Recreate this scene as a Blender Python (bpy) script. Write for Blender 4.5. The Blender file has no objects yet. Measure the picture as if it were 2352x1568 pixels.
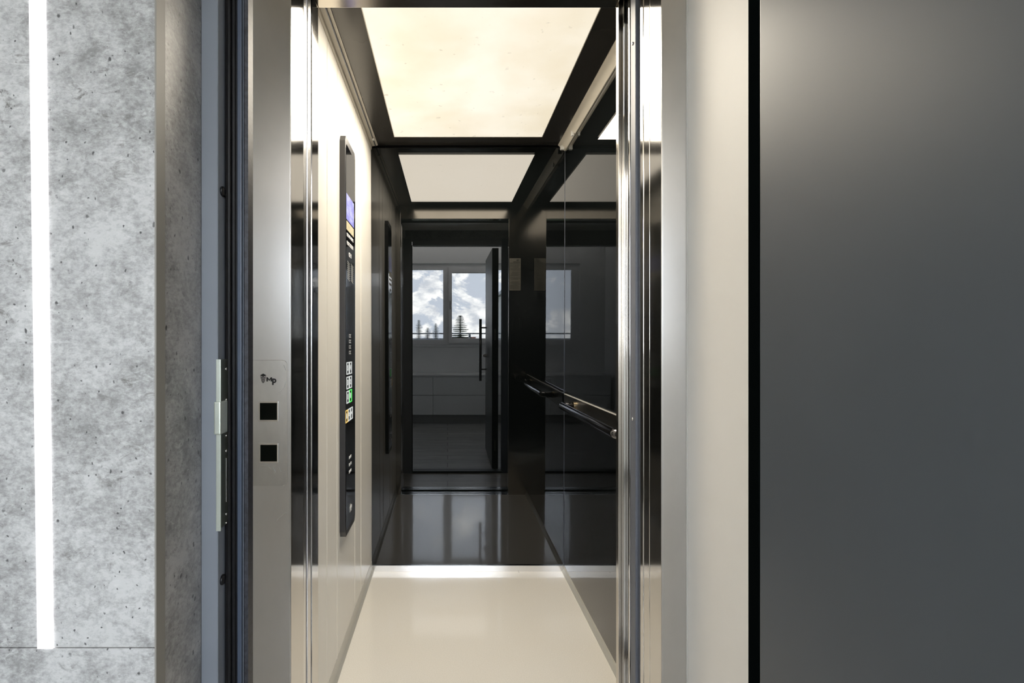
import bpy, bmesh, math, random
from mathutils import Vector, Matrix
random.seed(7)
S = bpy.context.scene
COL = S.collection
PI = math.pi

# ------------------------------------------------------------------ camera
F = 1171.0; CX = 1028.0; CY = 795.0; EYE = 1.167        # lens and principal point in the 2352x1568 frame
cam_d = bpy.data.cameras.new('camera'); cam = bpy.data.objects.new('camera', cam_d); COL.objects.link(cam)
cam.location = (0, 0, EYE); cam.rotation_euler = (PI/2, 0, 0)
cam_d.sensor_width = 36; cam_d.lens = F/2352*36
cam_d.shift_x = (1176-CX)/2352; cam_d.shift_y = (CY-784)/2352
cam_d.clip_start = .01; cam_d.clip_end = 2000
S.camera = cam
# ------------------------------------------------------------------ exposure
S.view_settings.view_transform = 'Standard'; S.view_settings.look = 'None'
S.view_settings.exposure = 0.9; S.view_settings.gamma = 1; S.view_settings.use_curve_mapping = False
S.cycles.use_denoising = True
S.cycles.max_bounces = 12; S.cycles.glossy_bounces = 8; S.cycles.diffuse_bounces = 6; S.cycles.transparent_max_bounces = 8
S.cycles.sample_clamp_indirect = 12; S.cycles.blur_glossy = .3
S.cycles.caustics_reflective = True; S.cycles.caustics_refractive = False
# ------------------------------------------------------------------ key numbers (metres; y = depth from the camera)
XL, XR = -.394, .604          # car side walls
YF, YB = 1.40, 2.65           # car front wall, back wall
ZC = 2.20                     # car ceiling
OL, OR_, ZO = -.355, .4627, 2.096   # lift doorway
XN, XNR = -.45, .5445         # niche side walls
YW = .6335                    # concrete wall face
HX0, HX1, HY, HZ = -1.08, 2.1, -2.15, 2.6   # hall box
WX0, WX1, WZ0, WZ1 = -.715, 1.36, 1.06, 2.246
SKY = 12.0
LAMP = 6.5
HALL = 4.2     # radiance of the ceiling panel added to brighten the hall

# ------------------------------------------------------------------ world: bright cloudy sky
W = bpy.data.worlds.new('sky'); S.world = W; W.use_nodes = True
nt = W.node_tree; nt.nodes.clear()
def N(t, **k):
    n = nt.nodes.new(t)
    for a, b in k.items():
        if a in ('operation', 'blend_type', 'data_type', 'noise_dimensions', 'gradient_type', 'feature', 'interpolation_type'): setattr(n, a, b)
        else: n.inputs[a].default_value = b
    return n
L = lambda a, b: nt.links.new(a, b)
out = N('ShaderNodeOutputWorld'); bg = N('ShaderNodeBackground'); L(bg.outputs[0], out.inputs[0])
tc = N('ShaderNodeTexCoord'); mp = N('ShaderNodeMapping'); L(tc.outputs['Generated'], mp.inputs[0])
mp.inputs['Scale'].default_value = (1, 1, 1.7); mp.inputs['Location'].default_value = (.31, .0, .07)
n1 = N('ShaderNodeTexNoise', Scale=9.0, Detail=9.0, Roughness=.62, Distortion=.4); L(mp.outputs[0], n1.inputs['Vector'])
n2 = N('ShaderNodeTexNoise', Scale=24.0, Detail=6.0, Roughness=.6); L(mp.outputs[0], n2.inputs['Vector'])
sep = N('ShaderNodeSeparateXYZ'); L(tc.outputs['Generated'], sep.inputs[0])
hz = N('ShaderNodeMapRange'); hz.inputs[1].default_value = .02; hz.inputs[2].default_value = .17
hz.inputs[3].default_value = .07; hz.inputs[4].default_value = -.10; L(sep.outputs['Z'], hz.inputs[0])
ad = N('ShaderNodeMath', operation='ADD'); L(n1.outputs[0], ad.inputs[0]); L(hz.outputs[0], ad.inputs[1])
cr = N('ShaderNodeMapRange'); cr.inputs[1].default_value = .475; cr.inputs[2].default_value = .52; L(ad.outputs[0], cr.inputs[0])
cc = N('ShaderNodeMapRange'); cc.inputs[1].default_value = .38; cc.inputs[2].default_value = .60; L(n2.outputs[0], cc.inputs[0])
cl = N('ShaderNodeMix', data_type='RGBA'); cl.inputs[6].default_value = (.62, .64, .68, 1); cl.inputs[7].default_value = (1.18, 1.15, 1.10, 1); L(cc.outputs[0], cl.inputs[0])
mx = N('ShaderNodeMix', data_type='RGBA'); mx.inputs[6].default_value = (.56, .60, .67, 1); L(cr.outputs[0], mx.inputs[0]); L(cl.outputs[2], mx.inputs[7])
L(mx.outputs[2], bg.inputs['Color']); bg.inputs['Strength'].default_value = SKY

# ------------------------------------------------------------------ lamps: daylight portal in the window, the car's ceiling light
def area(name, loc, rot, sx, sy, energy, color=(1, 1, 1), portal=False):
    d = bpy.data.lights.new(name, 'AREA'); d.shape = 'RECTANGLE'; d.size = sx; d.size_y = sy; d.energy = energy; d.color = color
    o = bpy.data.objects.new(name, d); COL.objects.link(o); o.location = loc; o.rotation_euler = rot
    if portal: d.cycles.is_portal = True
    return o
area('added_window_daylight', (HX1+.10, -.75, 1.65), (0, PI/2, 0), 1.5, 2.0, 1, portal=True)  # portal for the unseen window added to brighten the hall
area('window_daylight', ((WX0+WX1)/2, HY-.12, (WZ0+WZ1)/2), (PI/2, 0, 0), WX1-WX0, WZ1-WZ0, 1, portal=True)
LX0, LX1, LY0, LY1 = -.262, .466, 1.54, 2.517
la = area('car_ceiling_lamp', ((LX0+LX1)/2, (LY0+LY1)/2, ZC-.012), (0, 0, 0), LX1-LX0, LY1-LY0, LAMP*PI*(LX1-LX0)*(LY1-LY0), (1, .905, .755))

# ------------------------------------------------------------------ helpers
def px(x, y): return CX + F*x/y
def yat(x, u): return x*F/(u-CX)
def zat(v, y): return EYE-(v-CY)*y/F

MATS = {}
class MN:
    def __init__(s, name):
        s.m = bpy.data.materials.new(name); s.m.use_nodes = True; s.t = s.m.node_tree; s.t.nodes.clear()
        s.o = s.t.nodes.new('ShaderNodeOutputMaterial'); s.p = s.t.nodes.new('ShaderNodeBsdfPrincipled'); s.t.links.new(s.p.outputs[0], s.o.inputs[0])
        MATS[name] = s.m
    def n(s, t, **k):
        n = s.t.nodes.new(t)
        for a, b in k.items():
            if hasattr(n, a) and a not in n.inputs: setattr(n, a, b)
            else: n.inputs[a].default_value = b
        return n
    def l(s, a, b): s.t.links.new(a, b)
    def coord(s, scale=(1, 1, 1)):
        c = s.n('ShaderNodeTexCoord'); m = s.n('ShaderNodeMapping'); m.inputs['Scale'].default_value = scale
        s.l(c.outputs['Object'], m.inputs[0]); return m.outputs[0]
    def noise(s, vec, scale, detail=4, rough=.55, dist=0):
        n = s.n('ShaderNodeTexNoise', Scale=scale, Detail=detail, Roughness=rough, Distortion=dist); s.l(vec, n.inputs['Vector']); return n.outputs[0]
    def rng(s, v, a, b, c, d):
        n = s.n('ShaderNodeMapRange'); s.l(v, n.inputs[0])
        for i, q in enumerate((a, b, c, d)): n.inputs[i+1].default_value = q
        return n.outputs[0]
    def mix(s, f, a, b, mode='MIX'):
        n = s.n('ShaderNodeMix'); n.data_type = 'RGBA'; n.blend_type = mode
        for i, q in ((0, f), (6, a), (7, b)):
            if isinstance(q, (int, float)): n.inputs[i].default_value = q
            elif isinstance(q, tuple): n.inputs[i].default_value = (*q, 1)
            else: s.l(q, n.inputs[i])
        return n.outputs[2]
    def bump(s, h, strength, dist=.001):
        b = s.n('ShaderNodeBump'); b.inputs['Strength'].default_value = strength; b.inputs['Distance'].default_value = dist
        s.l(h, b.inputs['Height']); s.l(b.outputs[0], s.p.inputs['Normal'])
    def set(s, **k):
        for a, b in k.items(): s.p.inputs[a.replace('_', ' ')].default_value = (*b, 1) if isinstance(b, tuple) else b
        return s

def simple(name, color, rough=.5, metal=0., spec=.5, coat=0, coat_rough=.03, ior=None, var=.04, vscale=6):
    a = MN(name); a.set(Roughness=rough, Metallic=metal); a.p.inputs['Specular IOR Level'].default_value = spec
    if ior: a.p.inputs['IOR'].default_value = ior
    a.p.inputs['Coat Weight'].default_value = coat; a.p.inputs['Coat Roughness'].default_value = coat_rough
    v = a.noise(a.coord(), vscale, 4)
    c2 = tuple(min(1, c*(1+var)) for c in color); c1 = tuple(c*(1-var) for c in color)
    a.l(a.mix(a.rng(v, .3, .7, 0, 1), c1, c2), a.p.inputs['Base Color'])
    return a.m

def steel(name, color, rough, along='z', var=.06, bmp=.06, aniso=0):
    a = MN(name); a.set(Metallic=1.0)
    sc = (900, 900, 6) if along == 'z' else (6, 900, 900)
    n = a.noise(a.coord(sc), 1.0, 3, .6); b = a.noise(a.coord((5, 5, 3)), 1.0, 5, .6)
    c1 = tuple(c*(1-var) for c in color); c2 = tuple(min(1, c*(1+var)) for c in color)
    a.l(a.mix(a.rng(b, .3, .7, 0, 1), c1, c2), a.p.inputs['Base Color'])
    a.l(a.rng(n, .3, .7, rough*.9, rough*1.1), a.p.inputs['Roughness'])
    if aniso:
        a.set(Anisotropic=aniso); tg = a.n('ShaderNodeTangent'); tg.direction_type = 'RADIAL'; tg.axis = 'Z'; a.l(tg.outputs[0], a.p.inputs['Tangent'])
    a.bump(n, bmp, .0004)
    return a.m

steel('steel_frame', (.80, .78, .75), .40, bmp=.03, aniso=.95)
steel('steel_reveal', (.62, .60, .57), .085, bmp=.012)
simple('safety_grey', (.13, .137, .16), .45, spec=.35, var=.05, vscale=60)
steel('steel_edge', (.78, .77, .76), .22)
steel('steel_panel', (.56, .52, .46), .16)
steel('steel_dark', (.17, .18, .21), .42)
steel('aluminium', (.80, .80, .80), .20, 'x')
simple('alu_trim', (.58, .57, .53), .38, metal=.35, var=.02)
simple('chrome_black', (.13, .13, .14), .10, metal=1., var=0)
simple('plate_dark', (.16, .155, .14), .32, metal=1., var=.02)
simple('bronze', (.26, .21, .14), .25, metal=1.)
simple('beige_panel', (.80, .775, .72), .30, spec=.1, coat=.14, coat_rough=.05, var=.015)
simple('beige_joint', (.80, .75, .66), .35, spec=.5)
simple('cream_trim', (.66, .61, .52), .38)
simple('ceiling_dark', (.055, .052, .047), .22, metal=.4, spec=.5)
simple('black_glass', (.002, .0025, .0025), 0.0, ior=1.58, var=0)
simple('black_gloss', (.006, .006, .007), .05, ior=1.55, var=0)
simple('black_matt', (.006, .006, .008), .5, var=0)
simple('bezel', (.035, .034, .036), .38, var=.05)
simple('rubber', (.006, .006, .007), .34, spec=.3, var=.3, vscale=60)
simple('seal_dusty', (.024, .025, .031), .45, var=.6, vscale=160)
simple('frame_blue', (.185, .20, .225), .38, spec=.5, var=.05)
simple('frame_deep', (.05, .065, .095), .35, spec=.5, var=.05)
simple('leaf_grey', (.066, .074, .082), .36, spec=.5, var=.03)
simple('zinc', (.62, .66, .58), .34, metal=.7, var=.06, vscale=30)
simple('zinc_dark', (.14, .15, .12), .30, metal=.8)
simple('screw_head', (.75, .74, .72), .18, metal=1.)
simple('plaster_white', (.86, .835, .79), .55, var=.015)
simple('wall_paint', (.84, .84, .83), .7, var=.02)
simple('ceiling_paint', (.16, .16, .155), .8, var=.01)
simple('window_white', (.85, .85, .85), .35)
simple('cabinet_front', (.88, .89, .88), .22, var=.01)
simple('cabinet_plinth', (.28, .28, .28), .3)
simple('worktop', (.75, .75, .75), .15)
simple('rail_metal', (.25, .27, .30), .4, metal=.6)
simple('facade_white', (.55, .55, .56), .8)
simple('facade_red', (.38, .08, .07), .7)
simple('facade_glass', (.10, .13, .18), .1)
simple('balcony_grey', (.35, .38, .42), .6)
simple('roof_tile', (.32, .13, .09), .8)
simple('field', (.10, .13, .06), .9, var=.5, vscale=.05)
simple('bark', (.08, .06, .045), .9)
simple('needles', (.022, .040, .026), .8, var=.4, vscale=3)
simple('black_seal', (.002, .003, .003), .9, spec=0, var=0)
simple('brown_trim', (.21, .195, .17), .45, spec=.5)
simple('ink', (.02, .02, .02), .6, var=0)
simple('ink_white', (.80, .80, .80), .5, var=0)
simple('paper', (.62, .59, .50), .7, var=.02)
simple('label_plate', (.62, .56, .38), .4, var=.25, vscale=90)
simple('button_black', (.001, .003, .002), .08, spec=.12, var=0)
simple('clip_white', (.75, .74, .70), .4)
simple('shaft', (.05, .05, .05), .9)

def emis(name, color, strength, base=(.1, .1, .1)):
    a = MN(name); a.set(Base_Color=base, Roughness=.25); a.p.inputs['Emission Color'].default_value = (*color, 1); a.p.inputs['Emission Strength'].default_value = strength; return a
emis('led_white', (.97, .95, 1.0), 1.5)
emis('added_ceiling_glow', (1.0, .98, .95), HALL)  # glow of the added hall ceiling panel
emis('button_green', (.08, .9, .12), .55)
emis('button_white', (.75, .78, .76), .42)
emis('button_yellow', (.95, .62, .15), .45)
a = emis('screen_blue', (.34, .34, .88), .5)
v = a.noise(a.coord((1, 14, 30)), 1.6, 3); a.l(a.mix(a.rng(v, .4, .6, 0, 1), (.30, .29, .85), (.55, .56, .95)), a.p.inputs['Emission Color'])
# diffuser of the ceiling light: soft uneven glow of the tubes behind it
a = emis('diffuser', (.97, .88, .70), .95, (.5, .48, .42))
vec = a.coord((1, 1, 1)); v = a.noise(vec, 3.2, 4, .5, .2); v2 = a.noise(a.coord((40, 260, 1)), 1, 3)
a.l(a.mix(a.rng(v, .32, .66, 0, 1), (.86, .76, .58), (1.02, .96, .83)), a.p.inputs['Emission Color'])
sp = a.noise(vec, 34, 2, .4); a.l(a.mix(a.rng(sp, .70, .76, 0, 1), (.5, .48, .42), (.2, .19, .16)), a.p.inputs['Base Color'])
a.p.inputs['Emission Strength'].default_value = .465

# concrete
def concrete(name, lo, hi, rough, spec=.3):
    a = MN(name); c = a.coord((1, 1, 1))
    big = a.noise(c, 4.5, 6, .62, .6); mid = a.noise(c, 22, 9, .74, .4); fine = a.noise(a.coord((1, 1, 1.5)), 130, 5, .75)
    s = a.n('ShaderNodeMath', operation='MULTIPLY_ADD'); a.l(mid, s.inputs[0]); s.inputs[1].default_value = .55; a.l(a.rng(big, 0, 1, 0, .50), s.inputs[2])
    s2 = a.n('ShaderNodeMath', operation='MULTIPLY_ADD'); a.l(fine, s2.inputs[0]); s2.inputs[1].default_value = .46; a.l(s.outputs[0], s2.inputs[2])
    base = a.mix(a.rng(s2.outputs[0], .63, .84, 0, 1), lo, hi)
    blot = a.noise(a.coord((1, 1, 1.6)), 30, 8, .8, .8); zone = a.noise(c, 5, 4, .6)
    g0 = a.n('ShaderNodeMath', operation='MULTIPLY'); a.l(a.rng(blot, .34, .46, 1, 0), g0.inputs[0]); a.l(a.rng(zone, .42, .60, .15, 1), g0.inputs[1])
    base = a.mix(g0.outputs[0], base, tuple(q*w for q, w in zip(hi, (.26, .25, .23))))
    pale = a.noise(a.coord((1.2, 1.2, 2.2)), 34, 7, .75, .6); base = a.mix(a.rng(pale, .56, .66, 0, .55), base, tuple(min(1, q*1.18) for q in hi))
    last = None
    for k_, (sc, t0, t1) in enumerate(((48, .07, .13), (110, .08, .16))):
        vo = a.n('ShaderNodeTexVoronoi'); vo.inputs['Scale'].default_value = sc; dn = a.n('ShaderNodeTexNoise', Scale=140.0, Detail=3.0); a.l(c, dn.inputs['Vector'])
        dm = a.n('ShaderNodeVectorMath', operation='MULTIPLY_ADD'); a.l(dn.outputs['Color'], dm.inputs[0]); dm.inputs[1].default_value = (.006, .006, .006); a.l(a.coord((1.0, 1.0, .75)), dm.inputs[2]); a.l(dm.outputs[0], vo.inputs['Vector'])
        g = a.n('ShaderNodeSeparateColor'); a.l(vo.outputs['Color'], g.inputs[0])
        gate = a.n('ShaderNodeMath', operation='MULTIPLY'); a.l(a.rng(vo.outputs['Distance'], t0, t1, 1, 0), gate.inputs[0]); a.l(a.rng(g.outputs[k_], .35, .75, 0, .95), gate.inputs[1])
        base = a.mix(gate.outputs[0], base, tuple(q*.14 for q in hi))
    a.l(base, a.p.inputs['Base Color']); a.set(Roughness=rough); a.p.inputs['Specular IOR Level'].default_value = spec
    a.bump(s2.outputs[0], .25, .002)
concrete('concrete', (.215, .212, .205), (.46, .457, .445), .75)
concrete('concrete_shaded', (.16, .155, .15), (.36, .35, .335), .34, .55)  # darker concrete copy: the shade of the reveal is in its colour

# car floor: fine beige speckle, glossy
a = MN('car_floor'); c = a.coord(); v = a.noise(c, 420, 3, .7); w = a.noise(c, 3.5, 3)
b = a.mix(a.rng(v, .38, .62, 0, 1), (.68, .65, .59), (.90, .875, .83)); b = a.mix(a.rng(w, .3, .7, 0, .22), b, (.80, .74, .64))
k = a.n('ShaderNodeTexVoronoi'); k.inputs['Scale'].default_value = 9; a.l(c, k.inputs['Vector']); b = a.mix(a.rng(k.outputs['Distance'], .022, .03, .8, 0), b, (.12, .10, .08))
a.l(b, a.p.inputs['Base Color']); a.set(Roughness=.30); a.p.inputs['Coat Weight'].default_value = 1; a.p.inputs['Coat IOR'].default_value = 1.9; a.p.inputs['Coat Roughness'].default_value = .07
# hall floor: grey wood-look planks
a = MN('hall_floor'); m = a.n('ShaderNodeTexCoord'); br = a.n('ShaderNodeTexBrick'); a.l(m.outputs['Object'], br.inputs['Vector'])
for q, w_ in (('Scale', 1.0), ('Mortar Size', .0035), ('Brick Width', 1.2), ('Row Height', .15), ('Mortar Smooth', .1)): br.inputs[q].default_value = w_
br.offset = .37; br.offset_frequency = 2
g = a.noise(a.coord((2.5, 22, 1)), 1.6, 8, .7, .4)
b = a.mix(a.rng(g, .3, .7, 0, 1), (.22, .215, .21), (.58, .57, .55))
br.inputs['Color1'].default_value = (1, 1, 1, 1); br.inputs['Color2'].default_value = (.72, .72, .72, 1); br.inputs['Mortar'].default_value = (.06, .06, .06, 1)
a.l(a.mix(1.0, b, br.outputs[0], 'MULTIPLY'), a.p.inputs['Base Color']); a.set(Roughness=.30)
# window glass: thin sheet, clear with a Fresnel reflection
a = MN('window_glass'); tr = a.n('ShaderNodeBsdfTransparent'); gl = a.n('ShaderNodeBsdfGlossy'); gl.inputs['Roughness'].default_value = 0
fr = a.n('ShaderNodeFresnel'); fr.inputs['IOR'].default_value = 1.45; ms = a.n('ShaderNodeMixShader')
tr.inputs[0].default_value = (.94, .96, .97, 1); a.l(fr.outputs[0], ms.inputs[0]); a.l(tr.outputs[0], ms.inputs[1]); a.l(gl.outputs[0], ms.inputs[2]); a.l(ms.outputs[0], a.o.inputs[0])
a.t.nodes.remove(a.p)
# protective film on the call plate
steel('film_steel', (.76, .74, .70), .44, var=.20, bmp=.03, aniso=.9)

# ---- geometry helpers
def link(name, bm, mat, parent=None, bevel=0, smooth=False, seg=2):
    me = bpy.data.meshes.new(name)
    if bevel:
        bmesh.ops.bevel(bm, geom=bm.edges[:], offset=bevel, segments=seg, profile=.6, affect='EDGES', clamp_overlap=True)
    bmesh.ops.recalc_face_normals(bm, faces=bm.faces[:])
    bm.to_mesh(me); bm.free()
    o = bpy.data.objects.new(name, me); COL.objects.link(o)
    for m in (mat if isinstance(mat, (list, tuple)) else [mat]): me.materials.append(MATS[m])
    if smooth:
        for p in me.polygons: p.use_smooth = True
    if parent:
        o.parent = parent; o.matrix_parent_inverse = Matrix.Translation(parent.location).inverted()
    return o
def abox(bm, x0, x1, y0, y1, z0, z1):
    vs = [bm.verts.new((x, y, z)) for x in (x0, x1) for y in (y0, y1) for z in (z0, z1)]
    for f in ((0, 1, 3, 2), (4, 6, 7, 5), (0, 4, 5, 1), (2, 3, 7, 6), (0, 2, 6, 4), (1, 5, 7, 3)): bm.faces.new([vs[i] for i in f])
def box(name, x0, x1, y0, y1, z0, z1, mat, parent=None, bevel=0):
    bm = bmesh.new(); abox(bm, x0, x1, y0, y1, z0, z1); return link(name, bm, mat, parent, bevel)
def boxes(name, lst, mat, parent=None, bevel=0):
    bm = bmesh.new()
    for b in lst: abox(bm, *b)
    return link(name, bm, mat, parent, bevel)
def prism(bm, pts, axis, a0, a1):
    """polygon pts extruded along axis ('x','y','z'); pts give the two other coordinates in order"""
    def P(p, t): return {'x': (t, p[0], p[1]), 'y': (p[0], t, p[1]), 'z': (p[0], p[1], t)}[axis]
    lo = [bm.verts.new(P(p, a0)) for p in pts]; hi = [bm.verts.new(P(p, a1)) for p in pts]; n = len(pts)
    bm.faces.new(lo); bm.faces.new(hi[::-1])
    for i in range(n): bm.faces.new((lo[i], hi[i], hi[(i+1) % n], lo[(i+1) % n]))
def extr(name, pts, axis, a0, a1, mat, parent=None, bevel=0):
    bm = bmesh.new(); prism(bm, pts, axis, a0, a1); return link(name, bm, mat, parent, bevel)
def tube(bm, pts, r, n=20, caps=True):
    rings = []; pts = [Vector(p) for p in pts]; up = None
    for i, p in enumerate(pts):
        d = (pts[min(i+1, len(pts)-1)]-pts[max(i-1, 0)]).normalized()
        if up is None: up = d.orthogonal().normalized()
        up = (up-d*up.dot(d)).normalized(); s = d.cross(up)
        rr = r[i] if isinstance(r, (list, tuple)) else r
        rings.append([bm.verts.new(p+(up*math.cos(2*PI*k/n)+s*math.sin(2*PI*k/n))*rr) for k in range(n)])
    for a_, b_ in zip(rings, rings[1:]):
        for k in range(n): bm.faces.new((a_[k], a_[(k+1) % n], b_[(k+1) % n], b_[k]))
    if caps: bm.faces.new(rings[0][::-1]); bm.faces.new(rings[-1])
def disc(bm, c, axis, r, h, n=20, dome=.6):
    """low domed button along axis"""
    c = Vector(c); d = Vector(axis).normalized()
    tube(bm, [c, c+d*h*.5, c+d*h*.85, c+d*h], [r, r, r*.8, r*dome*.5], n)
def tag(o, label, cat=None, kind=None, group=None):
    if label: o['label'] = label
    if cat: o['category'] = cat
    if kind: o['kind'] = kind
    if group: o['group'] = group
    return o
def thing(name, loc, label, cat, kind=None, group=None):
    o = bpy.data.objects.new(name, None); COL.objects.link(o); o.location = loc; o.empty_display_size = .05
    return tag(o, label, cat, kind, group)
def text(name, s, size, mat, mtx, parent, off=0, ext=.0004, align='CENTER'):
    cu = bpy.data.curves.new('text_curve', 'FONT'); cu.body = s; cu.size = size; cu.align_x = align; cu.align_y = 'CENTER'; cu.extrude = ext; cu.offset = off; cu.resolution_u = 3
    t = bpy.data.objects.new('text_tmp', cu); me = bpy.data.meshes.new_from_object(t); bpy.data.objects.remove(t); bpy.data.curves.remove(cu)
    me.transform(mtx); me.materials.clear(); me.materials.append(MATS[mat]); me.name = name
    o = bpy.data.objects.new(name, me); COL.objects.link(o)
    if parent: o.parent = parent; o.matrix_parent_inverse = Matrix.Translation(parent.location).inverted()
    return o
def frame_mtx(loc, right, up):
    r = Vector(right).normalized(); u = Vector(up).normalized(); n = r.cross(u)
    m = Matrix((r, u, n)).transposed().to_4x4(); m.translation = loc; return m
def on_left(y, z, x): return frame_mtx((x, y, z), (0, 1, 0), (0, 0, 1))     # readable by someone facing the car's left wall (-x)
def on_front(x, z, y): return frame_mtx((x, y, z), (1, 0, 0), (0, 0, 1))    # faces the camera (-y)
ST = 'structure'

# ================================================================== HALL SHELL
T = .12
o = box('floor', HX0-T, HX1+T, HY-T, 1.206, -.10, 0, 'hall_floor'); tag(o, 'grey wood-look plank tile floor of the hall outside the lift', 'floor', ST)
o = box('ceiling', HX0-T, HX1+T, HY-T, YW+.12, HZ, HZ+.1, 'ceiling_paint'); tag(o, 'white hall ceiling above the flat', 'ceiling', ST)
o = boxes('wall_left', [(HX0-T, HX0, HY-T, YW, 0, HZ)], 'wall_paint'); tag(o, 'grey end wall of the hall beyond the concrete wall', 'wall', ST)
o = boxes('wall_right', [(HX1, HX1+T, HY-T, -1.75, 0, HZ), (HX1, HX1+T, .25, YW+.12, 0, HZ), (HX1, HX1+T, -1.75, .25, 0, .9), (HX1, HX1+T, -1.75, .25, 2.4, HZ)], 'wall_paint'); tag(o, 'grey side wall of the hall behind the open door', 'wall', ST)
o = boxes('wall_window', [(HX0, WX0, HY-T, HY, 0, HZ), (WX1, HX1, HY-T, HY, 0, HZ), (WX0, WX1, HY-T, HY, 0, WZ0), (WX0, WX1, HY-T, HY, WZ1, HZ)], 'wall_paint')
tag(o, 'grey wall around the hall window, mirrored in the black glass', 'wall', ST)

# concrete wall: two cladding panels with a joint, led strip set in
ZJ = zat(1487, YW)
XC = -.3625
w = thing('wall_entrance', (-.6, YW+.02, 0), 'light grey concrete-look wall beside the entrance door', 'wall', ST)
boxes('upper_panel', [(HX0, XC, YW, YW+.018, ZJ+.0008, HZ)], 'concrete', w)
boxes('lower_panel', [(HX0, XC, YW, YW+.018, 0, ZJ-.0008)], 'concrete', w)
boxes('core', [(HX0-T, XC-.013, YW+.019, .749, 0, HZ), (HX0-T, XN-.021, .749, 1.15, 0, HZ), (XN-.021, XC-.013, .749, 1.15, 2.171, HZ), (XNR+.02, HX1, YW, 1.15, 0, HZ), (XC-.012, XNR+.02, YW+.019, 1.15, 2.17, HZ)], 'wall_paint', w)
boxes('head_panel', [(XC+.0, XNR+.02, YW, YW+.018, 2.06, HZ)], 'concrete', w)
box('reveal_panel', XC-.012, XC, YW+.0185, .75, 0, 2.08, 'concrete_shaded', w)
box('corner_strip', XC-.001, XC+.0012, YW-.0012, yat(XC, 377.5), 0, 2.08, 'brown_trim', w, .0004)
# led strip
bm = bmesh.new()
xt = lambda z: -.4985-.0125*(z-ZJ)
for (za, zb) in ((ZJ, HZ),):
    vs = []
    for y in (YW-.0025, YW+.006):
        for z in (za, zb):
            hw = .0093+.0006*(z-ZJ)
            vs += [bm.verts.new((xt(z)-hw, y, z)), bm.verts.new((xt(z)+hw, y, z))]
    for f in ((0, 1, 3, 2), (4, 6, 7, 5), (0, 4, 5, 1), (2, 3, 7, 6), (0, 2, 6, 4), (1, 5, 7, 3)): bm.faces.new([vs[i] for i in f])
ls = thing('led_strip_light', (-.4985, YW, ZJ), 'glowing white vertical light strip set into the concrete wall', 'strip light')
link('diffuser_lens', bm, 'led_white', ls)
# niche lining
o = box('wall_niche_right', XNR, XNR+.02, .735, 1.155, 0, 2.17, 'plaster_white'); tag(o, 'smooth off-white reveal between the lift frame and the open grey door', 'wall', ST)
o = box('wall_niche_left', XN-.02, XN, .75, 1.155, 0, 2.17, 'plaster_white'); tag(o, 'reveal hidden behind the dark door frame beside the call panel', 'wall', ST)
o = box('ceiling_niche', XN-.02, XNR+.02, .75, 1.155, 2.14, 2.17, 'plaster_white'); tag(o, 'small ceiling of the recess in front of the lift', 'ceiling', ST)

# ================================================================== OUTER DOOR FRAME (left jamb seen close, right jamb, head, threshold)
fr_ = thing('trim_1', (-.34, .76, 0), 'blue-grey steel door frame with black seals around the entrance door', 'door frame', ST)
ZH = 2.0
extr('left_jamb', [(XC+.0005, .75), (-.339, .75), (-.338, .751), (-.338, .789), (-.322, .789), (-.3215, .785), (-.3145, .785), (-.3135, .787), (-.3135, .803), (-.40, .803), (-.40, .775), (XC+.0005, .775)], 'z', 0, ZH+.06, 'frame_blue', fr_)
bm = bmesh.new(); prism(bm, [(-.3375, .7885), (-.3375, .772), (-.3345, .769), (-.3325, .772), (-.3325, .780), (-.3215, .780), (-.3215, .7885)], 'z', 0, ZH)
tube(bm, [(-.3335, .7765, 0), (-.3335, .7765, ZH)], .0042, 12); tube(bm, [(-.3265, .7785, 0), (-.3265, .7785, ZH)], .003, 12)
link('door_seal', bm, 'rubber', fr_)
bm = bmesh.new(); tube(bm, [(-.3232, .7825, 0), (-.3232, .7825, ZH)], .0012, 8); link('seal_highlight', bm, 'steel_edge', fr_)  # bright thin bead put in as the highlight line on the seal
extr('stop_strip', [(-.3215, .779), (-.3150, .779), (-.3150, .786), (-.3215, .786)], 'z', 0, ZH, 'frame_deep', fr_, .0012)
bm = bmesh.new(); prism(bm, [(-.3150, .786), (-.3120, .7835), (-.3075, .786), (-.3065, .803), (-.3150, .803)], 'z', 0, ZH); link('brush_seal', bm, 'seal_dusty', fr_)
boxes('head_jamb', [(-.3065, .475, .72, .803, ZH, ZH+.06)], 'frame_blue', fr_)
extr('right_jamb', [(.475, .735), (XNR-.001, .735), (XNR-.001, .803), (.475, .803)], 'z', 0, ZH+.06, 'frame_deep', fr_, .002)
box('threshold', -.3065, .475, .715, .803, 0, .018, 'black_matt', fr_, .004)
for v in (440, 1330):
    z = zat(v, .765)
    bm = bmesh.new(); disc(bm, (-.3382, .764, z), (1, 0, 0), .0075, .0045); link('hole_cap', bm, 'rubber', fr_, smooth=True)

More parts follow.
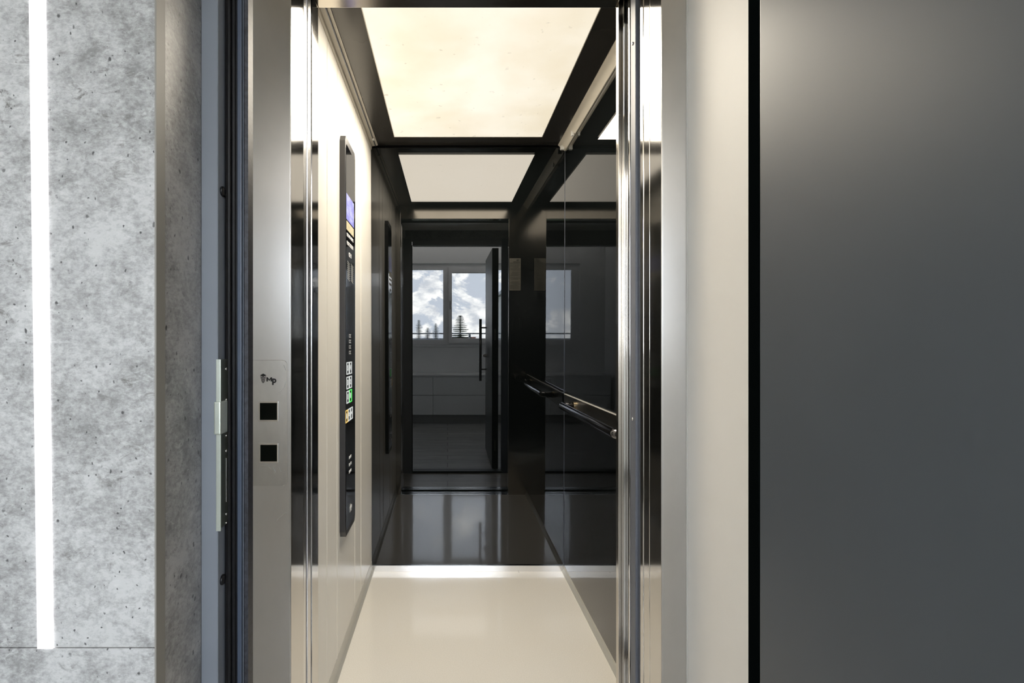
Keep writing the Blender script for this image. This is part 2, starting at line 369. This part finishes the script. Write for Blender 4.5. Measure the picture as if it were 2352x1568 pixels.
# strike plate
zs0, zs1 = zat(1218, .75), zat(825, .75)
sp_ = thing('strike_plate', (-.335, .76, zs0), 'long pale zinc lock strike plate on the dark door frame', 'strike plate')
box('front_lip', -.3392, -.3325, .7465, .7495, zs0, zs1, 'zinc', sp_, .0006)
extr('side_face', [(.7495, zs0+.004), (.7495, zs1), (.7735, zs1), (.7735, zs0+.012), (.768, zs0+.004)], 'x', -.3345, -.3325, 'zinc_dark', sp_, .0005)
zk0, zk1 = zat(997, .745), zat(922, .745)
box('latch_keeper', -.3398, -.3300, .7405, .7655, zk0, zk1, 'zinc', sp_, .0018)
for v in (847, 917, 1000, 1035, 1180, 1200):
    z = zat(v, .765); bm = bmesh.new(); disc(bm, (-.3325, .765, z), (1, 0, 0), .0022 if v in (847, 1035, 1180) else .0016, .0014, 14)
    link('screw', bm, 'screw_head', sp_, smooth=True)
zb0, zb1 = zat(1152, .765), zat(1052, .765)
boxes('bolt_slot', [(-.3325, -.3318, .7645, .7675, zb0, zb1)], 'screw_head', sp_, .0003)
boxes('bolt_slot', [(-.3325, -.3318, .760, .763, zk0+.004, zk1-.004)], 'screw_head', sp_, .0003)

# ================================================================== ENTRANCE DOOR LEAF, open towards the camera
dl = thing('door_1', (.43, .684, .01), 'dark grey satin entrance door standing open, black seal along its hinge edge', 'door', ST)
LF = .402
box('leaf', LF, LF+.058, -.14, .657, .010, 2.0, 'leaf_grey', dl, .002)
box('edge_seal', LF+.0005, LF+.054, .6575, .684, .010, 1.995, 'black_seal', dl, .003)
for z in (1.22, .22):
    box('hinge_pocket', LF+.018, LF+.034, .684, .686, z-.05, z+.05, 'zinc_dark', dl, .0005)
hb = thing('pull_handle', (LF, .03, 1.0), 'long straight bar pull handle on the open grey door', 'door handle')
hb.parent = dl; hb.matrix_parent_inverse = Matrix.Translation(dl.location).inverted()
del hb['category']
def sub(name, bm, mat, root, mid):
    o = link(name, bm, mat, None, smooth=True); o.parent = mid
    o.matrix_parent_inverse = (Matrix.Translation(mid.location)).inverted(); return o
bm = bmesh.new(); tube(bm, [(LF-.062, .0, .74), (LF-.062, .0, 1.38)], .014, 32); sub('bar', bm, 'chrome_black', dl, hb)
for z in (.86, 1.29):
    bm = bmesh.new(); tube(bm, [(LF-.062, .0, z), (LF+.001, .0, z)], .008, 12); sub('standoff', bm, 'chrome_black', dl, hb)
bm = bmesh.new(); tube(bm, [(LF+.001, .02, 1.005), (LF-.024, .02, 1.005)], .018, 16); tube(bm, [(LF-.024, .02, 1.005), (LF-.036, .02, 1.005)], .013, 16)
link('lock_cylinder', bm, 'steel_edge', dl)

# ================================================================== LANDING FRAME AND SLIDING DOORS
lf = thing('trim_2', (0, 1.16, 0), 'brushed stainless steel frame around the lift doorway', 'lift door frame', ST)
YL = 1.155
box('left_jamb', XN, OL-.0002, YL, YL+.101, 0, ZO+.06, 'steel_frame', lf, .003)
xr2 = .485
box('right_jamb', xr2+.0002, XNR-.0026, YL, YL+.066, 0, ZO+.06, 'steel_frame', lf, .003)
box('reveal_liner', OL-.004, OL, YL+.0028, YL+.1008, 0, ZO, 'steel_reveal', lf)
box('reveal_liner', xr2, xr2+.004, YL+.0028, YL+.0658, 0, ZO, 'steel_reveal', lf)
box('edge_highlight', XNR-.0030, XNR-.0002, YL-.0012, YL+.010, 0, ZO+.06, 'clip_white', lf, .0008)  # white strip added as the bright highlight line along the frame edge
box('head', OL, xr2, YL+.002, YL+.095, ZO, ZO+.06, 'steel_frame', lf, .0012)
boxes('landing_shaft_wall', [(-1.0, XN-.001, YL+.002, YL+.05, 0, 2.6), (XNR+.001, 1.4, YL+.002, YL+.05, 0, 2.6), (XN-.001, XNR+.001, YL+.01, YL+.05, ZO+.061, 2.6)], 'shaft', lf)
box('sill', -.45, .60, 1.206, 1.2685, -.03, 0, 'aluminium', lf, .001)
boxes('sill_groove', [(-.45, .60, 1.222, 1.228, -.0, .0012), (-.45, .60, 1.246, 1.252, 0, .0012)], 'black_matt', lf)
# landing doors: two telescopic leaves stored at the right
d2 = thing('door_2', (.5, 1.26, 0), 'landing sliding door leaves of brushed steel stored at the right of the doorway', 'lift door', ST)
box('slow_leaf', xr2, 1.05, 1.2245, 1.2605, .005, ZO+.02, 'steel_reveal', d2, .0022)
box('fast_leaf', xr2, 1.05, 1.2640, 1.2965, .005, ZO+.02, 'steel_reveal', d2, .0022)
bm = bmesh.new()
box('closing_strip', -.42, OL-.0008, 1.2585, 1.284, .0, ZO+.02, 'steel_edge', d2, .004)
box('closing_seal', -.42, OL-.0035, 1.2845, 1.300, .0, ZO+.02, 'steel_dark', d2, .002)
# car doors
d3 = thing('door_3', (.5, 1.36, 0), 'car sliding door leaves of brushed steel with a dark safety edge', 'lift door', ST)
box('safety_edge', .4785, .56, 1.2985, 1.3325, .004, ZO+.03, 'safety_grey', d3, .0012)
box('fast_leaf', .4765, 1.05, 1.3345, 1.3585, .004, ZO+.03, 'steel_reveal', d3, .0014)
box('slow_leaf', .4705, 1.05, 1.3600, 1.3785, .004, ZO+.03, 'steel_reveal', d3, .0014)
box('closing_post', -.44, OL-.002, 1.302, 1.3335, .0, ZO+.03, 'steel_edge', d3, .003)
for v in (97, 963):
    z = zat(v, 1.31); bm = bmesh.new(); disc(bm, (.4785, 1.316, z), (-1, 0, 0), .0042, .003, 16); link('screw', bm, 'screw_head', d3, smooth=True)
box('car_sill', -.45, .60, 1.330, 1.3995, -.03, 0, 'aluminium', d3, .001)
boxes('sill_groove', [(-.45, .60, 1.346, 1.352, 0, .0012), (-.45, .60, 1.368, 1.374, 0, .0012)], 'black_matt', d3)

# ================================================================== CALL PANEL with the maker's mark
zp0, zp1 = zat(1115, YL), zat(827, YL)
def xf(u, y=YL): return (u-CX)*y/F
cp = thing('call_panel', (xf(620), YL, zp0), 'steel lift call plate with two square black buttons and a small black logo', 'call panel')
bm = bmesh.new()
x0, x1, r = -.4485, xf(660), .010
pts = [(x0, zp0), (x1-r, zp0)]+[(x1-r+r*math.sin(t), zp0+r-r*math.cos(t)) for t in (PI/6, PI/3, PI/2)]+[(x1, zp1-r)]+[(x1-r+r*math.cos(t), zp1-r+r*math.sin(t)) for t in (PI/6, PI/3, PI/2)]+[(x0, zp1)]
prism(bm, pts, 'y', YL-.0016, YL-.0005); link('face_plate', bm, 'film_steel', cp)
bm = bmesh.new()
for i in range(len(pts)-2):
    a_, b_ = pts[i+1 if i < len(pts)-1 else 0], pts[(i+2) % len(pts)]
    if i+2 < len(pts): tube(bm, [(a_[0], YL-.0016, a_[1]), (b_[0], YL-.0016, b_[1])], .0005, 6)
link('film_edge', bm, 'steel_edge', cp)
for (ua, ub, va, vb) in ((595, 641, 921, 967), (596, 641, 1017, 1062)):
    xa, xb, zb_, za_ = xf(ua), xf(ub), zat(vb, YL), zat(va, YL)
    b = box('push_button', xa, xb, YL-.004, YL-.001, zb_, za_, 'steel_edge', cp, .0012)
    e = .0034
    g = box('black_lens', xa+e, xb-e, YL-.0048, YL-.002, zb_+e, za_-e, 'button_black', None, .0008); g.parent = b
    tag(b, None); g['label'] = 'glossy black button face'
# logo: stacked chevrons and the letters
bm = bmesh.new(); lx, lz = xf(605.2), zat(861.5, YL); yy = (YL-.0024, YL-.0012); k = 1/1014
prism(bm, [(lx-7.4*k, lz), (lx, lz+4*k), (lx+7.4*k, lz), (lx, lz-4*k)], 'y', *yy)
for w_, dz in ((6.6, 3.6), (5.6, 7.2), (4.6, 10.8), (3.4, 14.2)):
    zc = lz-dz*k
    prism(bm, [(lx-w_*k, zc+1.0*k), (lx-w_*k, zc-.6*k), (lx, zc-3.8*k), (lx+w_*k, zc-.6*k), (lx+w_*k, zc+1.0*k), (lx, zc-1.7*k)], 'y', *yy)
link('logo_chevrons', bm, 'ink', cp)
bm = bmesh.new(); mx_, mz_ = xf(612.8), zat(875.6, YL); q = 1/1014
for pts_ in ([(0, 0), (3, 0), (3, 9.6), (0, 9.6)], [(9.6, 0), (12.6, 0), (12.6, 9.6), (9.6, 9.6)], [(2.4, 9.6), (6.3, 4.6), (6.3, 1.2), (2.4, 6.2)], [(10.2, 9.6), (10.2, 6.2), (6.3, 1.2), (6.3, 4.6)]):
    prism(bm, [(mx_+a_*q, mz_+b_*q) for a_, b_ in pts_], 'y', *yy)
link('logo_letters', bm, 'ink', cp)
text('logo_letters', 'p', .0195, 'ink', on_front(xf(630.4), zat(872.6, YL), YL-.002), cp, off=.0008)
# scuffs of torn film under the buttons
for pl in ([(628, 1073), (634, 1083), (631, 1086)], [(643, 1073), (646, 1082)], [(598, 1070), (612, 1067), (624, 1076)], [(640, 902), (654, 888), (656, 876)], [(637, 1194), (650, 1182), (660, 1176)], [(652, 838), (657, 850)]):
    bm = bmesh.new(); tube(bm, [(xf(u), YL-.0017, zat(v, YL)) for u, v in pl], .0006, 6); link('film_crease', bm, 'steel_edge', cp)

# ================================================================== THE LIFT CAR
# floor, ceiling
o = box('floor_car', XL, XR, YF, YB, -.03, 0, 'car_floor'); tag(o, 'speckled beige glossy floor of the lift car', 'floor', ST)
cl_ = thing('ceiling_car', (0, 2, ZC), 'dark frame ceiling of the lift car around the light panel', 'ceiling', ST)
boxes('frame_panel', [(-.357, LX0, YF, YB-.03, ZC, ZC+.02), (LX1, .567, YF, YB-.03, ZC, ZC+.02), (LX0, LX1, YF, LY0, ZC, ZC+.02), (LX0, LX1, LY1, YB-.03, ZC, ZC+.02)], 'ceiling_dark', cl_)
boxes('roof', [(XL-.03, XR+.03, YF-.02, YB+.03, ZC+.045, ZC+.06)], 'shaft', cl_)
lt = thing('ceiling_light', ((LX0+LX1)/2, (LY0+LY1)/2, ZC), 'large glowing cream light panel in the lift ceiling', 'ceiling light')
box('diffuser', LX0, LX1, LY0, LY1, ZC+.001, ZC+.008, 'diffuser', lt)
boxes('edge_bead', [(LX0-.002, LX0, LY0, LY1, ZC-.001, ZC+.002), (LX1, LX1+.002, LY0, LY1, ZC-.001, ZC+.002), (LX0, LX1, LY1, LY1+.002, ZC-.001, ZC+.002)], 'cream_trim', lt)
# ceiling trims along the walls
t4 = thing('trim_3', (-.38, 2, 2.19), 'cream metal trim where the beige wall meets the lift ceiling', 'ceiling trim', ST)
extr('angle', [(XL, 2.175), (XL+.004, 2.175), (XL+.007, 2.192), (-.357, 2.197), (-.357, 2.203), (XL, 2.203)], 'y', YF, YB-.035, 'cream_trim', t4)
box('lip', -.3705, -.3675, YF, YB-.036, 2.189, 2.197, 'steel_dark', t4)
box('clip', -.372, -.360, 2.508, 2.517, 2.182, 2.192, 'clip_white', t4)
t5 = thing('trim_4', (.59, 2, 2.18), 'cream metal trim above the black glass wall', 'ceiling trim', ST)
extr('angle', [(XR, 2.168), (XR-.004, 2.168), (XR-.034, 2.194), (.567, 2.197), (.567, 2.203), (XR, 2.203)], 'y', YF, YB-.035, 'cream_trim', t5)
box('clip', XR-.020, XR-.010, 2.40, 2.412, 2.160, 2.184, 'clip_white', t5)
box('clip', XR-.030, XR-.012, 2.585, 2.60, 2.166, 2.186, 'clip_white', t5)
# left wall: beige panels
wl = thing('wall_car_left', (XL, 2, 0), 'beige glossy panel wall of the lift car with the control panel', 'wall', ST)
seams = [YF, yat(XL, 751), yat(XL, 774), yat(XL, 815), yat(XL, 829), YB]
for a_, b_ in zip(seams, seams[1:]): box('wall_panel', XL-.02, XL, a_+.0006, b_-.0006, .055, 2.205, 'beige_panel', wl, .0006)
for y in seams[1:-1]: box('panel_joint', XL-.001, XL+.0012, y-.0012, y+.0012, .055, 2.20, 'beige_joint', wl)
box('backing', XL-.025, XL-.0205, YF, YB, 0, 2.24, 'shaft', wl)
sk = thing('baseboard_left', (XL, 2, 0), 'thin grey metal skirting under the beige wall', 'skirting', ST)
extr('profile', [(XL-.02, .0), (XL+.012, .0), (XL+.012, .006), (XL+.004, .016), (XL+.001, .052), (XL-.02, .054)], 'y', YF, YB-.0, 'alu_trim', sk)
# right wall: black glass
wr = thing('wall_car_right', (XR, 2, 0), 'black mirror-gloss glass side wall of the lift car', 'wall', ST)
box('glass_sheet', XR, XR+.012, YF, YB, .03, 2.20, 'black_glass', wr)
box('backing', XR+.0125, XR+.02, YF, YB, 0, 2.24, 'shaft', wr)
sk = thing('baseboard_right', (XR, 2, 0), 'thin metal skirting under the black glass side wall', 'skirting', ST)
extr('profile', [(XR+.012, 0), (XR-.012, 0), (XR-.012, .004), (XR-.002, .014), (XR-.0005, .030), (XR+.012, .030)], 'y', YF, YB, 'alu_trim', sk)
# back wall: black glass, leaning a little towards the doorway
TILT = .01305
wb = thing('wall_car_back', (0, YB, 0), 'black mirror-gloss glass back wall reflecting the hall window', 'wall', ST)
def yb(z): return YB-math.tan(TILT)*z
extr('glass_sheet', [(yb(.032), .032), (yb(2.185), 2.185), (yb(2.185)+.012, 2.185), (yb(.032)+.012, .032)], 'x', XL+.001, XR-.001, 'black_glass', wb)
box('backing', XL-.02, XR+.02, YB+.014, YB+.03, 0, 2.24, 'shaft', wb)
extr('corner_joint', [(yb(.03)-.001, .03), (yb(2.17)-.001, 2.17), (yb(2.17)+.001, 2.17), (yb(.03)+.001, .03)], 'x', XR-.0016, XR-.0006, 'steel_dark', wb)
boxes('top_gap', [(XL, XR, YB-.029, YB-.005, 2.20, 2.215)], 'black_matt', wb)
sk = thing('baseboard_back', (0, YB, 0), 'bright aluminium skirting along the black back wall', 'skirting', ST)
box('profile', XL, XR, YB-.009, YB+.003, 0, .0315, 'aluminium', sk, .0008)
# front wall inside the car
wf = thing('wall_car_front', (0, YF, 0), 'steel inner front wall of the lift car around its doorway', 'wall', ST)
box('left_return', XL, OL, 1.3355, YF, 0, 2.2, 'steel_reveal', wf, .0012)
box('right_return', OR_, XR, 1.3800, YF, 0, 2.2, 'steel_panel', wf, .0012)
box('header', OL+.001, OR_-.001, 1.335, YF, ZO, 2.2, 'steel_panel', wf, .0012)
box('header_over', OR_-.001, XR, 1.386, YF+.0001, ZO, 2.2, 'steel_panel', wf)
# notice on the right return, facing into the car
zn0, zn1 = 1.557, 1.80
nx0, nx1 = .467, .553
nt_ = thing('safety_notice', (.51, YF+.001, zn0), 'small cream printed notice stuck inside the car beside the doorway', 'notice')
box('sheet', nx0, nx1, YF+.0004, YF+.0010, zn0, zn1, 'paper', nt_)
bm = bmesh.new(); rr = random.Random(3); z = zn1-.030; i = 0
while z > zn0+.008:
    bold = i < 2; h = .0040 if bold else .0016
    if rr.random() > .14 or bold:
        xa = nx1-.005-(0 if rr.random() > .3 else .012); xb = nx0+.005+(rr.random()*.03 if rr.random() < .4 else 0)
        if i == 0: xb = nx0+.03
        x = xb
        while x < xa:
            w_ = min(xa-x, .004+rr.random()*.009); abox(bm, x, x+w_, YF+.0010, YF+.0012, z, z+h); x += w_+.0013
    z -= .0085 if bold else .0052; i += 1
link('printed_lines', bm, 'ink', nt_)
text('printed_mark', 'mp', .016, 'ink', frame_mtx((nx1-.022, YF+.0011, zn1-.013), (-1, 0, 0), (0, 0, 1)), nt_, off=.0006, ext=.0002)

# ------------------------------------------------------------------ car operating panel
PX = -.373
cop = thing('control_panel', (XL, 1.96, .467), 'tall black glass lift control panel with lit floor buttons and blue screen', 'control panel')
y0, y1, z0, z1 = 1.86, 2.06, .467, 1.941
bv = .022
def octo(y0, y1, z0, z1, b): return [(y0, z0+b), (y0+b*.6, z0), (y1-b*.6, z0), (y1, z0+b), (y1, z1-b), (y1-b*.6, z1), (y0+b*.6, z1), (y0, z1-b)]
extr('housing', octo(y0, y1, z0, z1, bv), 'x', XL-.001, PX, 'bezel', cop, .002)
extr('glass_face', octo(y0+.009, y1-.009, z0+.022, z1-.030, bv*.8), 'x', PX-.001, PX+.0012, 'black_gloss', cop)
box('screen', PX+.0012, PX+.0018, 1.874, 2.022, 1.636, 1.731, 'screen_blue', cop)
lb = box('rating_plate', PX+.0012, PX+.0018, 1.874, 2.018, 1.598, 1.630, 'label_plate', cop); lb['label'] = 'yellowish rating label'
XT = PX+.0016
text('rating_text', 'UDZWIG 450 KG', .017, 'ink_white', on_left(1.945, 1.580, XT), cop, .0004)
text('rating_text', 'ILOSC OSOB 6', .019, 'ink_white', on_left(1.945, 1.550, XT), cop, .0005)
text('rating_text', 'CE 11', .022, 'ink_white', on_left(1.945, 1.512, XT), cop, .0005)
for gy in (1.895, 1.965):
    bm = bmesh.new()
    for j in range(5):
        for i in range(9): abox(bm, XT-.0004, XT, gy+j*.009, gy+j*.009+.003, 1.482-i*.0078-(j*.0016), 1.4852-i*.0078-(j*.0016))
    link('speaker_slots', bm, 'clip_white', cop)
bm = bmesh.new()
for i in range(4):
    for j in range(2):
        yy_, zz_ = 1.925+j*.022, 1.200-i*.021
        abox(bm, XT-.0004, XT, yy_, yy_+.014, zz_, zz_+.003); abox(bm, XT-.0004, XT, yy_, yy_+.014, zz_+.010, zz_+.013); abox(bm, XT-.0004, XT, yy_, yy_+.003, zz_, zz_+.013)
link('status_icons', bm, 'ink_white', cop)
def button(yc, zc, w_, h_, s, rim, lab=None):
    e = .0034
    bm = bmesh.new(); xx = (XT-.0004, XT+.0014)
    for (a1, a2, b1, b2) in ((yc-w_/2, yc+w_/2, zc+h_/2-e, zc+h_/2), (yc-w_/2, yc+w_/2, zc-h_/2, zc-h_/2+e), (yc-w_/2, yc-w_/2+e, zc-h_/2, zc+h_/2), (yc+w_/2-e, yc+w_/2, zc-h_/2, zc+h_/2)):
        abox(bm, xx[0], xx[1], a1, a2, b1, b2)
    b = link('floor_button', bm, rim, cop)
    if lab: b['label'] = lab
    t = text('numeral', s, h_*.58, 'button_white', on_left(yc, zc, XT+.0003), None, .0009); t.parent = b
for (y_, z_, s) in ((1.900, 1.085, '5'), (1.952, 1.085, '4'), (1.900, 1.031, '3'), (1.952, 1.031, '2'), (1.900, .978, '1')): button(y_, z_, .044, .046, s, 'button_white')
button(1.952, .978, .046, .048, '0', 'button_green', 'green lit floor button')
button(1.878, .909, .040, .046, 'A', 'button_yellow', 'yellow rimmed alarm button')
button(1.925, .909, .040, .046, '<>', 'button_white'); button(1.972, .909, .040, .046, '><', 'button_white')
for i, s in enumerate(('ALARM', 'TEL. 112', 'SERWIS')): text('small_print', s, .014, 'ink_white', on_left(1.945, .745-i*.027, XT), cop, .0002)
text('logo_letters', 'MP', .030, 'ink_white', on_left(1.958, .545, XT), cop, .001)
bm = bmesh.new()
for i in range(4): prism(bm, [(1.945-.010+.002*i, .565-.008*i), (1.945, .559-.008*i), (1.955-.002*i, .565-.008*i), (1.945, .562-.008*i)], 'x', XT-.0003, XT)
link('logo_chevrons', bm, 'ink_white', cop)

# ------------------------------------------------------------------ handrail on the right wall
hr = thing('handrail', (XR, 2.0, .88), 'polished dark tube handrail on a flat wall plate along the black glass', 'handrail')
xc, zc, ra = .535, .888, .0165
ya, yb_ = 1.615, 2.395
def arc(cx, cy, r, a0, a1, n=6): return [(cx+r*math.cos(a0+(a1-a0)*i/n), cy+r*math.sin(a0+(a1-a0)*i/n)) for i in range(n+1)]
r = .020
path = [(XR-.003, ya)]+arc(xc+r, ya+r, r, 1.5*PI, PI)+arc(xc+r, yb_-r, r, PI, .5*PI)+[(XR-.003, yb_)]
bm = bmesh.new(); tube(bm, [(x, y, zc) for x, y in path], ra, 28); link('tube', bm, 'chrome_black', hr, smooth=True)
for y in (ya, yb_):
    bm = bmesh.new(); tube(bm, [(XR-.0055, y, zc), (XR-.014, y, zc)], ra+.002, 24); link('collar', bm, 'bronze', hr, smooth=False)
pz0, pz1 = .846, .921
box('wall_plate', XR-.005, XR-.0005, YF+.02, YB-.03, pz0, pz1, 'plate_dark', hr)
box('plate_edge', XR-.0062, XR-.0005, YF+.02, YB-.03, pz1, pz1+.0028, 'alu_trim', hr)

# ------------------------------------------------------------------ shaft around the car
o = boxes('wall_shaft', [(-1.0, -.97, 1.205, 2.95, -.3, 2.6), (1.37, 1.4, 1.205, 2.95, -.3, 2.6), (-1.0, 1.4, 2.92, 2.95, -.3, 2.6), (-1.0, 1.4, 1.206, 2.95, -.33, -.3), (-1.0, 1.4, 1.0, 2.95, 2.6, 2.63), (-1.0, 1.4, 1.156, 1.20, -.3, -.05)], 'shaft')
tag(o, 'dark lift shaft walls around the car', 'shaft wall', ST)

# ================================================================== WINDOW behind the camera (seen mirrored in the black glass)
wn = thing('window_1', ((WX0+WX1)/2, HY, WZ0), 'white hall window with cloudy sky, mirrored in the black back wall', 'window', ST)
fy0, fy1 = HY-.09, HY-.03
sx = [(-.60, -.064, 1.137, 2.157), (.064, .60, 1.157, 2.11), (.72, 1.26, 1.137, 2.157)]
fr = [(WX0, -.60, fy0, fy1, WZ0, WZ1), (-.064, .064, fy0, fy1, WZ0, WZ1), (.60, .72, fy0, fy1, WZ0, WZ1), (1.26, WX1, fy0, fy1, WZ0, WZ1)]
for a_, b_, c_, d_ in sx: fr += [(a_, b_, fy0, fy1, WZ0, c_), (a_, b_, fy0, fy1, d_, WZ1)]
boxes('window_frame', fr, 'window_white', wn)
boxes('sash', [(.02, .66, fy1, fy1+.022, 1.09, 1.157), (.02, .66, fy1, fy1+.022, 2.11, 2.18), (.02, .064, fy1, fy1+.022, 1.157, 2.11), (.60, .66, fy1, fy1+.022, 1.157, 2.11)], 'window_white', wn, .002)
for a_, b_, c_, d_ in sx: box('glass_pane', a_, b_, HY-.062, HY-.058, c_, d_, 'window_glass', wn)
box('window_sill', WX0-.02, WX1+.02, HY-.03, HY+.03, WZ0-.028, WZ0, 'worktop', wn, .003)
box('window_handle', .034, .050, fy1+.022, fy1+.05, 1.58, 1.70, 'steel_edge', wn, .003)

wn = thing('window_added', (HX1, -.75, .9), 'large white side window added out of view to brighten the hall', 'window', ST)  # unseen window, added for more daylight in the hall
fx = (HX1+.03, HX1+.09)
boxes('window_frame', [(*fx, -1.75, .25, .9, .97), (*fx, -1.75, .25, 2.33, 2.4), (*fx, -1.75, -1.68, .97, 2.33), (*fx, .18, .25, .97, 2.33), (*fx, -.79, -.71, .97, 2.33)], 'window_white', wn)
for a_, b_ in ((-1.68, -.79), (-.71, .18)): box('glass_pane', HX1+.058, HX1+.062, a_, b_, .97, 2.33, 'window_glass', wn)

# ================================================================== LOW DRAWER CABINETS under the window
CYF = -1.67
edges = [-1.02, -.20, .62, 1.44]
labs = ['white two-drawer cabinet under the window, at the wall end of its row', 'white two-drawer cabinet under the window, in the middle of its row', 'white two-drawer cabinet under the window, behind the open grey door']
for i, (a_, b_) in enumerate(zip(edges, edges[1:])):
    c_ = thing('drawer_cabinet', ((a_+b_)/2, -1.9, 0), labs[i], 'cabinet', group='low drawer cabinets under the window')
    box('body', a_+.001, b_-.001, HY+.002, CYF-.022, .115, .638, 'cabinet_front', c_)
    box('plinth', a_+.001, b_-.001, HY+.03, CYF-.06, 0, .113, 'cabinet_plinth', c_)
    box('drawer', a_+.002, b_-.002, CYF-.020, CYF, .388, .636, 'cabinet_front', c_, .0015)
    box('drawer', a_+.002, b_-.002, CYF-.020, CYF, .118, .382, 'cabinet_front', c_, .0015)
o = box('worktop', -1.022, 1.44, HY+.002, CYF+.008, .640, .662, 'worktop', None, .002); tag(o, 'long thin pale top over the low drawer cabinets', 'worktop')

# unseen glowing panel added on the ceiling to brighten the mirrored hall
o = box('added_ceiling_panel', -1.0, 1.9, -2.08, -1.62, HZ-.03, HZ-.001, 'added_ceiling_glow'); tag(o, 'glowing panel added on the hall ceiling to brighten the hall', 'strip light')

# ================================================================== OUTSIDE
o = box('ground', -400, 400, -900, HY-6, -12.3, -12, 'field'); tag(o, 'flat green land far below the window', 'ground', ST)
rg = thing('balcony_railing', (0, -3.2, 1.0), 'grey horizontal balcony railing outside the hall window', 'railing')
for z in (1.215, 1.125, .70): box('rail', -3, 4.5, -3.22, -3.19, z, z+.022, 'rail_metal', rg)
for x in (-2.8, -1.2, .35, 2.0, 3.6): box('post', x, x+.035, -3.22, -3.185, -.1, 1.214, 'rail_metal', rg)
box('balcony_slab', -3, 4.5, -3.35, HY-T-.01, -.2, -.1, 'balcony_grey', rg)
# fir tree
def conifer(name, x, y, zb, zt, rmax, label, layers=26, dens=9, seed=1, group=None, slim=False):
    r_ = random.Random(seed); t = thing(name, (x, y, zb), label, 'tree', group=group)
    bm = bmesh.new(); tube(bm, [(x, y, zb), (x, y, zt-.1)], [.16*rmax/3+.05, .02], 8); link('trunk', bm, 'bark', t)
    bm = bmesh.new(); H = zt-zb
    for i in range(layers):
        f = i/(layers-1); z = zt-.12-(f if slim else f**1.25)*H*.92; q_ = (zt-z)/H; R = (rmax*min(1, .35+q_*9) if slim else rmax*(.03+.97*q_))*(.7+.5*r_.random())
        for k_ in range(dens):
            an = 2*PI*(k_+r_.random()*.7)/dens; d = Vector((math.cos(an), math.sin(an), 0)); q = Vector((-d.y, d.x, 0))
            L_ = R*(.75+.4*r_.random()); c0 = Vector((x, y, z))
            for s in range(5):
                u0, u1 = s/5, (s+1)/5
                p0 = c0+d*L_*u0+Vector((0, 0, -.22*L_*u0+.16*L_*u0*u0)); p1 = c0+d*L_*u1+Vector((0, 0, -.22*L_*u1+.16*L_*u1*u1))
                w0 = .22*L_*(1-u0*.8); hh = .10*L_*(1-u0)+.04
                vs = [bm.verts.new(p) for p in (p0-q*w0*.5, p0+q*w0*.5, p0+Vector((0, 0, -hh)), p1+Vector((0, 0, .03)))]
                for fc in ((0, 1, 3), (1, 2, 3), (2, 0, 3), (0, 2, 1)): bm.faces.new([vs[j] for j in fc])
    link('foliage', bm, 'needles', t)
    return t
conifer('fir_tree', 1.17, -42, -12, 2.95, 7.5, 'tall dark fir tree outside, its tip seen through the mirrored window', 64, 13)
for i, (u, hz_, lab) in enumerate(((962, 3.0, 'slim cypress beyond the railing, tallest of the small cluster'), (982, 1.7, 'short cypress beyond the railing, in the gap of the cluster'), (1001, 2.4, 'slim cypress beyond the railing, closest to the fir tree'))):
    conifer('cypress_tree', (u-CX)*85/F, -80, -12, hz_+.5, .58, lab, 110, 9, 5+i, 'cypress trees beyond the railing', True)
# apartment block towards the right of the window
bd = thing('apartment_building', (15, -60, -12), 'white apartment block with grey balconies and a red band, seen only in reflections', 'building')
box('wall', 7.5, 30, -72, -60, -12, 6.5, 'facade_white', bd)
for k_ in range(6):
    zz = -11+k_*2.9
    box('balcony', 7.5, 30, -60, -58.6, zz, zz+1.0, 'facade_red' if k_ == 3 else 'balcony_grey', bd)
    for j in range(5): box('window', 9+j*4.2, 11+j*4.2, -60.05, -59.9, zz+1.1, zz+2.5, 'facade_glass', bd)
box('roof', 7.2, 30.3, -72.3, -58.4, 6.5, 7.0, 'balcony_grey', bd)
for i, (x, z, w_) in enumerate(((3.2, -.9, 6), (-9, -1.6, 5))):
    hs = thing('house', (x, -110, -12), ('red roofed house beyond the fir tree' if i == 0 else 'red roofed house beyond the cypress trees'), 'building', group='far red roofed houses')
    box('wall', x-w_/2, x+w_/2, -118, -110, -12, z-1, 'facade_white', hs)
    extr('roof', [(-110-4+4.6, z-1.05), (-114, z+1.2), (-118.6, z-1.05)], 'x', x-w_/2-.4, x+w_/2+.4, 'roof_tile', hs)
